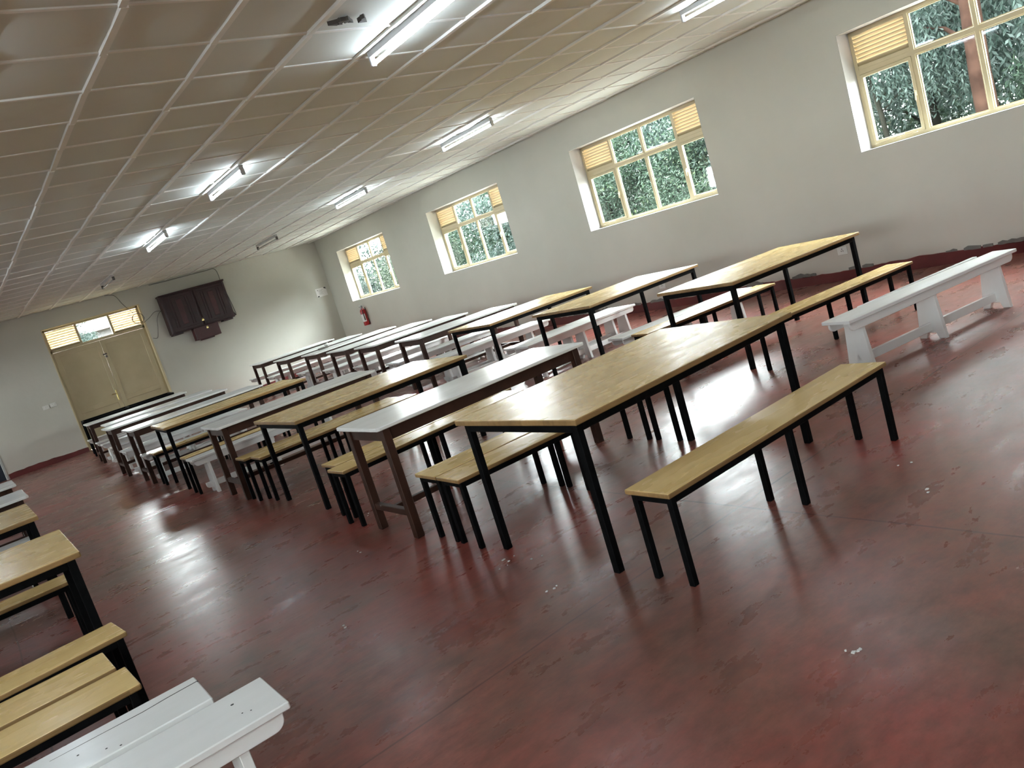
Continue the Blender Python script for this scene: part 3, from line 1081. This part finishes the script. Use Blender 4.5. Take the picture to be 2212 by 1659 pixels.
# notice, switches, sockets
t = thing('notice', 'white printed notice on the end wall close to the corner', 'notice', (8.86, YE - .001, 1.93))
MB_ = MB(); MB_.box(-.155, .155, -.004, 0, -.115, .115); MB_.build('sheet', 'paper', t)
m = MB()
m.prism([(.085, .112), (.150, .112), (.150, .05), (.128, .07), (.10, .08)], 'y', -.0055, -.004)
m.prism([(-.150, -.112), (-.085, -.112), (-.09, -.085), (-.13, -.082)], 'y', -.0055, -.004)
m.box(-.105, -.085, -.0055, -.004, .055, .075)
for k in range(7):
    m.box(-.08, .05 - .02 * (k % 3), -.0055, -.004, .058 - k * .018, .061 - k * .018)
m.build('print', 'ink', t)
def plate(name, label, loc, rz, w_, h_, two=False):
    t = thing(name, label, 'socket' if 'socket' in name else 'switch', loc, rz)
    m = MB(); m.box(-w_ / 2, w_ / 2, -.012, 0, -h_ / 2, h_ / 2, .003)
    m.build('cover_plate', 'white_plastic', t)
    m = MB()
    if 'socket' in name:
        for dx, dz in ((0, .022), (-.012, -.002), (.012, -.002)):
            m.box(dx - .004, dx + .004, -.0135, -.011, dz - .007, dz + .007)
        m.build('pin_holes', 'ink', t)
        m = MB(); m.box(.030, .040, -.017, -.011, .0, .025, .002)
        m.build('rocker', 'white_plastic', t)
    else:
        for k in (-1, 1):
            m.box(k * .02 - .012, k * .02 + .012, -.019, -.011, -.018, .018, .002)
        m.build('rocker', 'white_plastic', t)
plate('wall_socket', 'white socket on the window wall under the nearest wooden window row table', (XR - .001, 5.62, .37), math.pi / 2 * 1, .13, .095)
plate('wall_socket', 'white socket on the window wall behind the second window row table', (XR - .001, 8.66, .36), math.pi / 2, .13, .095)
plate('light_switch', 'left one of the two white wall switches beside the cream door', (1.80, YE - .001, 1.23), 0, .13, .09)
plate('light_switch', 'right one of the two white wall switches beside the cream door', (1.95, YE - .001, 1.24), 0, .13, .09)
for o in list(COL.objects):
    if o.name.startswith('wall_socket'):
        o.rotation_euler.z = -math.pi / 2 + math.pi * 0
        o.rotation_euler.z = math.pi / 2 * -1
# fire extinguisher on the window wall
def extinguisher():
    t = thing('fire_extinguisher', 'red fire extinguisher hanging below the farthest window', 'fire extinguisher', (XR - .085, 18.75, .78))
    prof = [(0, 0), (.070, .0), (.076, .012), (.076, .36), (.066, .40), (.035, .435), (.022, .445), (.022, .47)]
    bm = bmesh.new()
    n = 20
    rings = []
    for r, z in prof[1:]:
        rings.append([bm.verts.new((r * math.cos(2 * math.pi * k / n), r * math.sin(2 * math.pi * k / n), z)) for k in range(n)])
    for A, B in zip(rings, rings[1:]):
        for k in range(n):
            bm.faces.new((A[k], A[(k + 1) % n], B[(k + 1) % n], B[k]))
    bm.faces.new(rings[0][::-1]); bm.faces.new(rings[-1])
    mm = MB(); mm.bm.free(); mm.bm = bm
    mm.build('cylinder', 'extinguisher_red', t, smooth=True)
    lb = MB()
    bm = lb.bm
    A, B = [], []
    for k in range(9):
        a = math.radians(165 + k * 12)
        A.append(bm.verts.new((.0772 * math.cos(a), .0772 * math.sin(a), .10)))
        B.append(bm.verts.new((.0772 * math.cos(a), .0772 * math.sin(a), .30)))
    for k in range(8):
        bm.faces.new((A[k], A[k + 1], B[k + 1], B[k]))
    lb.build('instruction_label', 'paper', t)
    hd = MB()
    hd.box(-.02, .02, -.022, .022, .465, .505, .003)
    hd.box(-.075, .03, -.010, .010, .515, .527, .003)
    hd.box(-.070, .02, -.010, .010, .487, .497, .003)
    hd.build('valve_handle', 'dark_cap', t)
    MB().tube([(-.02, -.02, .48), (-.05, -.06, .47), (-.06, -.088, .40), (-.055, -.092, .25), (-.052, -.09, .14)], [.009, .009, .009, .010, .013], 8).build('hose', 'ink', t, smooth=True)
    br = MB(); br.box(.05, .084, -.02, .02, .30, .34, .002); br.box(.076, .084, -.015, .015, .2, .45, .002)
    br.build('wall_bracket', 'dark_cap', t)
extinguisher()

# small dark and white item on the far window row table, crumbs on the floor
t = thing('crumpled_wrapper', 'small dark item with a white crumpled scrap lying on a far white table', 'litter', (6.15, 14.95, .7755), .2)
m = MB(); m.prism([(-.12, -.05), (-.02, -.07), (.11, -.03), (.12, .04), (.0, .07), (-.10, .05)], 'z', 0, .035, .008)
m.build('dark_tray', 'dark_cap', t)
m = MB()
bmesh.ops.create_icosphere(m.bm, subdivisions=2, radius=.05, matrix=Matrix.Translation((.10, 0, .062)) @ Matrix.Diagonal((1.1, .8, .55, 1)))
rnd = random.Random(2)
for v in m.bm.verts:
    v.co += Vector((rnd.uniform(-.008, .008), rnd.uniform(-.008, .008), rnd.uniform(-.006, .008)))
m.build('white_scrap', 'paper', t)
m = MB()
rnd = random.Random(21)
spots = [(2.06, 3.62), (2.02, 3.55), (2.10, 3.58), (2.16, 3.42), (1.93, 3.05), (1.95, 3.02), (2.05, 1.55), (2.03, 1.54), (1.45, 1.35), (1.8, 4.9), (1.2, 3.9), (3.3, 1.9), (3.6, 2.15), (2.2, 5.6), (2.4, 6.9)]
for (x, y) in spots:
    for k in range(2):
        a = rnd.uniform(0, 6.28); r = rnd.uniform(.004, .009)
        cx, cy = x + rnd.uniform(-.03, .03), y + rnd.uniform(-.03, .03)
        m.prism([(cx + r * math.cos(a + q) * (1.5 if q == 0 else 1), cy + r * math.sin(a + q)) for q in (0, 1.5, 3, 4.5)], 'z', .0002, .004)
tag(m.build('crumbs', 'paper'), 'scattered white crumbs on the red floor', 'crumbs', kind='stuff')

# ------------------------------------------------------------------ outside
m = MB(); m.box(-60, 80, -50, 90, -.35, -.2)
o = m.build('ground', 'garden_soil'); struct(o)

def leaf_mesh(name, n, rx, ry, rz_, seed, size=(.05, .11), droop=.3, hollow=.35, clump=26):
    rnd = random.Random(seed)
    verts, faces = [], []
    centres = []
    for _ in range(clump):
        while True:
            p = Vector((rnd.uniform(-1, 1), rnd.uniform(-1, 1), rnd.uniform(-1, 1)))
            if hollow < p.length < 1:
                break
        centres.append(p)
    for i in range(n):
        c = rnd.choice(centres)
        q = c + Vector((rnd.gauss(0, .16), rnd.gauss(0, .16), rnd.gauss(0, .15)))
        p = Vector((q.x * rx, q.y * ry, q.z * rz_))
        L = rnd.uniform(*size)
        Wd = L * rnd.uniform(.28, .45)
        d = Vector((rnd.gauss(0, 1), rnd.gauss(0, 1), rnd.gauss(-droop * 2, .7))).normalized()
        s = d.cross(Vector((rnd.gauss(0, 1), rnd.gauss(0, 1), rnd.gauss(0, 1)))).normalized()
        nrm = d.cross(s) * L * .12
        b = len(verts)
        verts += [p, p + d * L * .5 + s * Wd * .5 + nrm, p + d * L, p + d * L * .5 - s * Wd * .5 + nrm]
        faces += [(b, b + 1, b + 2), (b, b + 2, b + 3)]
    me = bpy.data.meshes.new(name)
    me.from_pydata([tuple(v) for v in verts], [], faces)
    return me
def strand_mesh(name, strands, rx, ry, length, seed):
    """drooping strings of narrow leaves"""
    rnd = random.Random(seed)
    verts, faces = [], []
    for _ in range(strands):
        a = rnd.uniform(0, 6.28); rr = math.sqrt(rnd.random())
        p = Vector((math.cos(a) * rr * rx, math.sin(a) * rr * ry, rnd.uniform(.1, 1) * 1.6 * (1.1 - rr * .6)))
        out = Vector((math.cos(a), math.sin(a), 0)) * rnd.uniform(0, .25)
        Ls = rnd.uniform(.5, 1) * length
        k = int(Ls / .06)
        for i in range(k):
            u = i / k
            c = p + out * u + Vector((0, 0, -Ls * u)) + Vector((rnd.gauss(0, .012), rnd.gauss(0, .012), 0))
            for s_ in (0, 1):
                d = Vector((rnd.gauss(0, .7), rnd.gauss(0, .7), -1)).normalized()
                s = d.cross(Vector((rnd.gauss(0, 1), rnd.gauss(0, 1), .2))).normalized()
                L = rnd.uniform(.08, .15); Wd = .017
                b = len(verts)
                verts += [c, c + d * L * .5 + s * Wd, c + d * L, c + d * L * .5 - s * Wd]
                faces += [(b, b + 1, b + 2), (b, b + 2, b + 3)]
    me = bpy.data.meshes.new(name)
    me.from_pydata([tuple(v) for v in verts], [], faces)
    return me
BUSH = [leaf_mesh('foliage', 12000, 1.5, 1.6, 1.55, s, size=(.07, .15)) for s in (1, 2)]
BUSH2 = [leaf_mesh('foliage', 14000, 1.5, 1.7, 1.7, s, size=(.06, .12), hollow=.1, clump=40) for s in (5, 6)]
STR = [strand_mesh('foliage', 420, 1.5, 1.7, 1.9, s) for s in (8, 9)]
def plant(label, x, y, z, me, material, sc=1, trunk=None, trunk_mat='bark_grey', rz=0, name='tree', grp='trees and bushes outside the windows'):
    t = thing(name, label, 'tree' if name == 'tree' else 'bush', (x, y, -.2), rz, grp)
    me2 = me
    if not me.materials:
        me.materials.append(MATS[material])
    elif me.materials[0].name != material:
        me2 = me.copy(); me2.materials.clear(); me2.materials.append(MATS[material])
    f = bpy.data.objects.new('foliage', me2)
    COL.objects.link(f); f.parent = t
    f.location = (0, 0, z + .2); f.scale = (sc,) * 3
    if trunk:
        r, h_, lean = trunk
        rnd = random.Random(int(x * 10 + y * 77))
        pts = []; rad = []
        for k in range(10):
            u = k / 9
            pts.append((lean[0] * u + rnd.uniform(-.04, .04), lean[1] * u + rnd.uniform(-.04, .04), u * h_)); rad.append(r * (1.15 - .5 * u))
        MB().tube(pts, rad, 12).build('trunk', trunk_mat, t, smooth=True)
        for k in range(4):
            u = rnd.uniform(.3, .8); a = rnd.uniform(0, 6.28); l = rnd.uniform(.8, 1.8)
            b = Vector((lean[0] * u, lean[1] * u, u * h_))
            MB().tube([b, b + Vector((math.cos(a) * l * .5, math.sin(a) * l * .5, l * .35)), b + Vector((math.cos(a) * l, math.sin(a) * l, l * .5))], [r * .28, r * .2, r * .08], 7).build('branch', trunk_mat, t, smooth=True)
    return t
m = MB(); m.box(XR + WT, XR + WT + 3.2, YB, YE + 4, -.2, -.12, .01)  # pale strip added below the view to bounce sky light onto the ceiling
o = m.build('path', 'pale_concrete'); struct(o)
# seen through the nearest window
plant('tree with thick reddish peeling trunk outside the nearest window', 14.6, 5.97, 5.6, STR[0], 'leaf_mid', 1.0, (.165, 6.6, (.0, .0)), 'bark')
plant('low leafy bush at the right foot of the reddish trunk outside the nearest window', 16.2, 4.6, 1.3, BUSH[0], 'leaf_mid', .9, name='bush')
plant('slender grey-stemmed tree with hanging leaves at the left side of the nearest window', 15.3, 8.0, 3.1, STR[1], 'leaf_bluish', .9, (.05, 4.6, (0, .1)))
plant('pale bush at the right side of the nearest window', 14.8, 1.6, 1.6, BUSH2[0], 'leaf_pale', .85, rz=1, name='bush')
plant('tree with hanging pale leaves behind the reddish trunk', 18.0, 6.4, 3.6, STR[0], 'leaf_bluish', 1.5, (.10, 4.6, (0, -.3)), rz=2)
# second window
plant('dense green bush filling the left of the second window', 16.5, 15.4, 2.2, BUSH[1], 'leaf_mid', 1.15, name='bush')
plant('dense green bush in the middle of the second window', 16.2, 12.6, 2.1, BUSH2[1], 'leaf_mid', 1.1, rz=.5, name='bush')
plant('tree with drooping leaves above the bushes of the second window', 18.5, 13.6, 3.8, STR[1], 'leaf_bluish', 1.5, (.12, 5, (.2, 0)), rz=1)
plant('pale brownish bush at the right of the second window', 17.0, 11.0, 1.9, BUSH[0], 'leaf_pale', 1.1, rz=2, name='bush')
plant('low green bush just outside the right pane of the second window', 18.6, 14.9, 1.3, BUSH2[0], 'leaf_mid', .9, rz=1.4, name='bush')
# third window
plant('big dark green bush in the third window', 16.8, 21.5, 2.3, BUSH[1], 'leaf_bluish', 1.3, rz=2, name='bush')
plant('leafy tree in the right half of the third window', 18.2, 18.6, 2.6, BUSH2[0], 'leaf_mid', 1.4, (.1, 3, (0, 0)), rz=3)
plant('tall green tree in the top of the third window', 20.5, 24.5, 3.6, BUSH[0], 'leaf_mid', 1.5, (.12, 4.2, (0, .2)), rz=1)
# farthest window
plant('grey-trunked tree in the farthest window', 17.5, 29.6, 2.4, BUSH2[1], 'leaf_pale', 1.2, (.12, 4.5, (-.3, .2)), rz=1)
plant('green bush in the right of the farthest window', 18.4, 26.8, 2.2, BUSH[1], 'leaf_mid', 1.25, rz=4, name='bush')
plant('bluish bush low in the farthest window', 17.6, 32.4, 2.0, BUSH[0], 'leaf_bluish', 1.3, rz=.7, name='bush')
# continuous growth farther off
for k, (x, y) in enumerate([(24, 1), (24, 6.5), (24, 12), (24, 17.5), (24, 23), (24, 28.5), (24, 34), (25, 39.5), (23, -4.5)]):
    plant(['background tree right of the reddish trunk', 'background tree behind the nearest window bushes', 'background tree between the first two windows',
           'background tree behind the second window', 'background tree behind the second and third windows', 'background tree behind the third window',
           'background tree behind the farthest window', 'outermost background tree beyond the farthest window', 'background tree past the right edge of the picture'][k],
          x, y, 2.4, (BUSH, BUSH2)[k % 2][k % 2], ('leaf_mid', 'leaf_bluish', 'leaf_mid')[k % 3], 1.75, rz=k * 1.3)
for k, (x, y, s_) in enumerate([(18.5, -1.5, 1.4), (19.0, 8.9, 1.4), (18.4, 3.4, 1.2)]):  # tall growth added to block the high sky and cut floor glare
    plant(['tall dense tree past the right edge of the nearest window', 'tall dense tree between the first two windows', 'tall dense crown high behind the reddish trunk'][k],
          x, y, 4.5, BUSH2[k % 2], 'leaf_bluish', s_, (.14, 5, (0, 0)), rz=k * 2.0)
def hedge():
    rnd = random.Random(31)
    verts, faces = [], []
    for i in range(90000):
        y = rnd.uniform(-6, 44)
        top = 2.7 + .5 * math.sin(y * .9) + .3 * math.sin(y * 2.3 + 1)
        u = rnd.random() ** .8
        z = -.2 + (top + .2) * u
        x = 20.3 + .4 * math.sin(y * .6) + rnd.gauss(0, .38) + .25 * math.sin(y * 5 + z * 4)
        p = Vector((x, y, z))
        L = rnd.uniform(.09, .18)
        d = Vector((rnd.gauss(0, 1), rnd.gauss(0, 1), rnd.gauss(-.3, .8))).normalized()
        q = d.cross(Vector((rnd.gauss(0, 1), rnd.gauss(0, 1), rnd.gauss(0, 1)))).normalized() * L * .2
        b = len(verts)
        verts += [p, p + d * L * .5 + q, p + d * L, p + d * L * .5 - q]
        faces += [(b, b + 1, b + 2), (b, b + 2, b + 3)]
    me = bpy.data.meshes.new('hedge')
    me.from_pydata([tuple(v) for v in verts], [], faces)
    me.materials.append(MATS['leaf_mid'])
    o = bpy.data.objects.new('hedge', me)
    COL.objects.link(o)
    tag(o, 'continuous dense green hedge growth behind the trees outside the windows', 'hedge', kind='stuff')
hedge()
for k, (x, y, z_) in enumerate([(18.6, 12.4, 3.9), (19.0, 17.0, 4.0), (19.0, 21.6, 4.4)]):  # crowns added to keep sky glare off the tabletops
    plant(['tall leafy crown above the bush in the middle of the second window', 'tall leafy crown above the left of the second window', 'tall leafy crown above the third window'][k],
          x, y, z_, BUSH2[k % 2], 'leaf_mid', 1.15, (.13, 5, (0, 0)), rz=k * 2.0 + .4)
# the building and the tree glimpsed through the pane over the door
t = thing('house', 'pale house with a reddish roof seen through the pane over the door', 'house', (5.6, 33.0, -.2))
m = MB(); m.box(-3.2, 4.5, 0, 5, 0, 3.4); m.build('house_wall', 'brick_house', t)
m = MB(); m.prism([(-.5, 3.3), (5.5, 3.3), (2.5, 4.9)], 'x', -3.6, 4.9); m.build('roof', 'roof_tile', t)
plant('round tree beside the pale house beyond the door', 4.1, 29.6, 3.3, BUSH[1], 'leaf_bluish', .6, (.08, 2.9, (0, 0)))
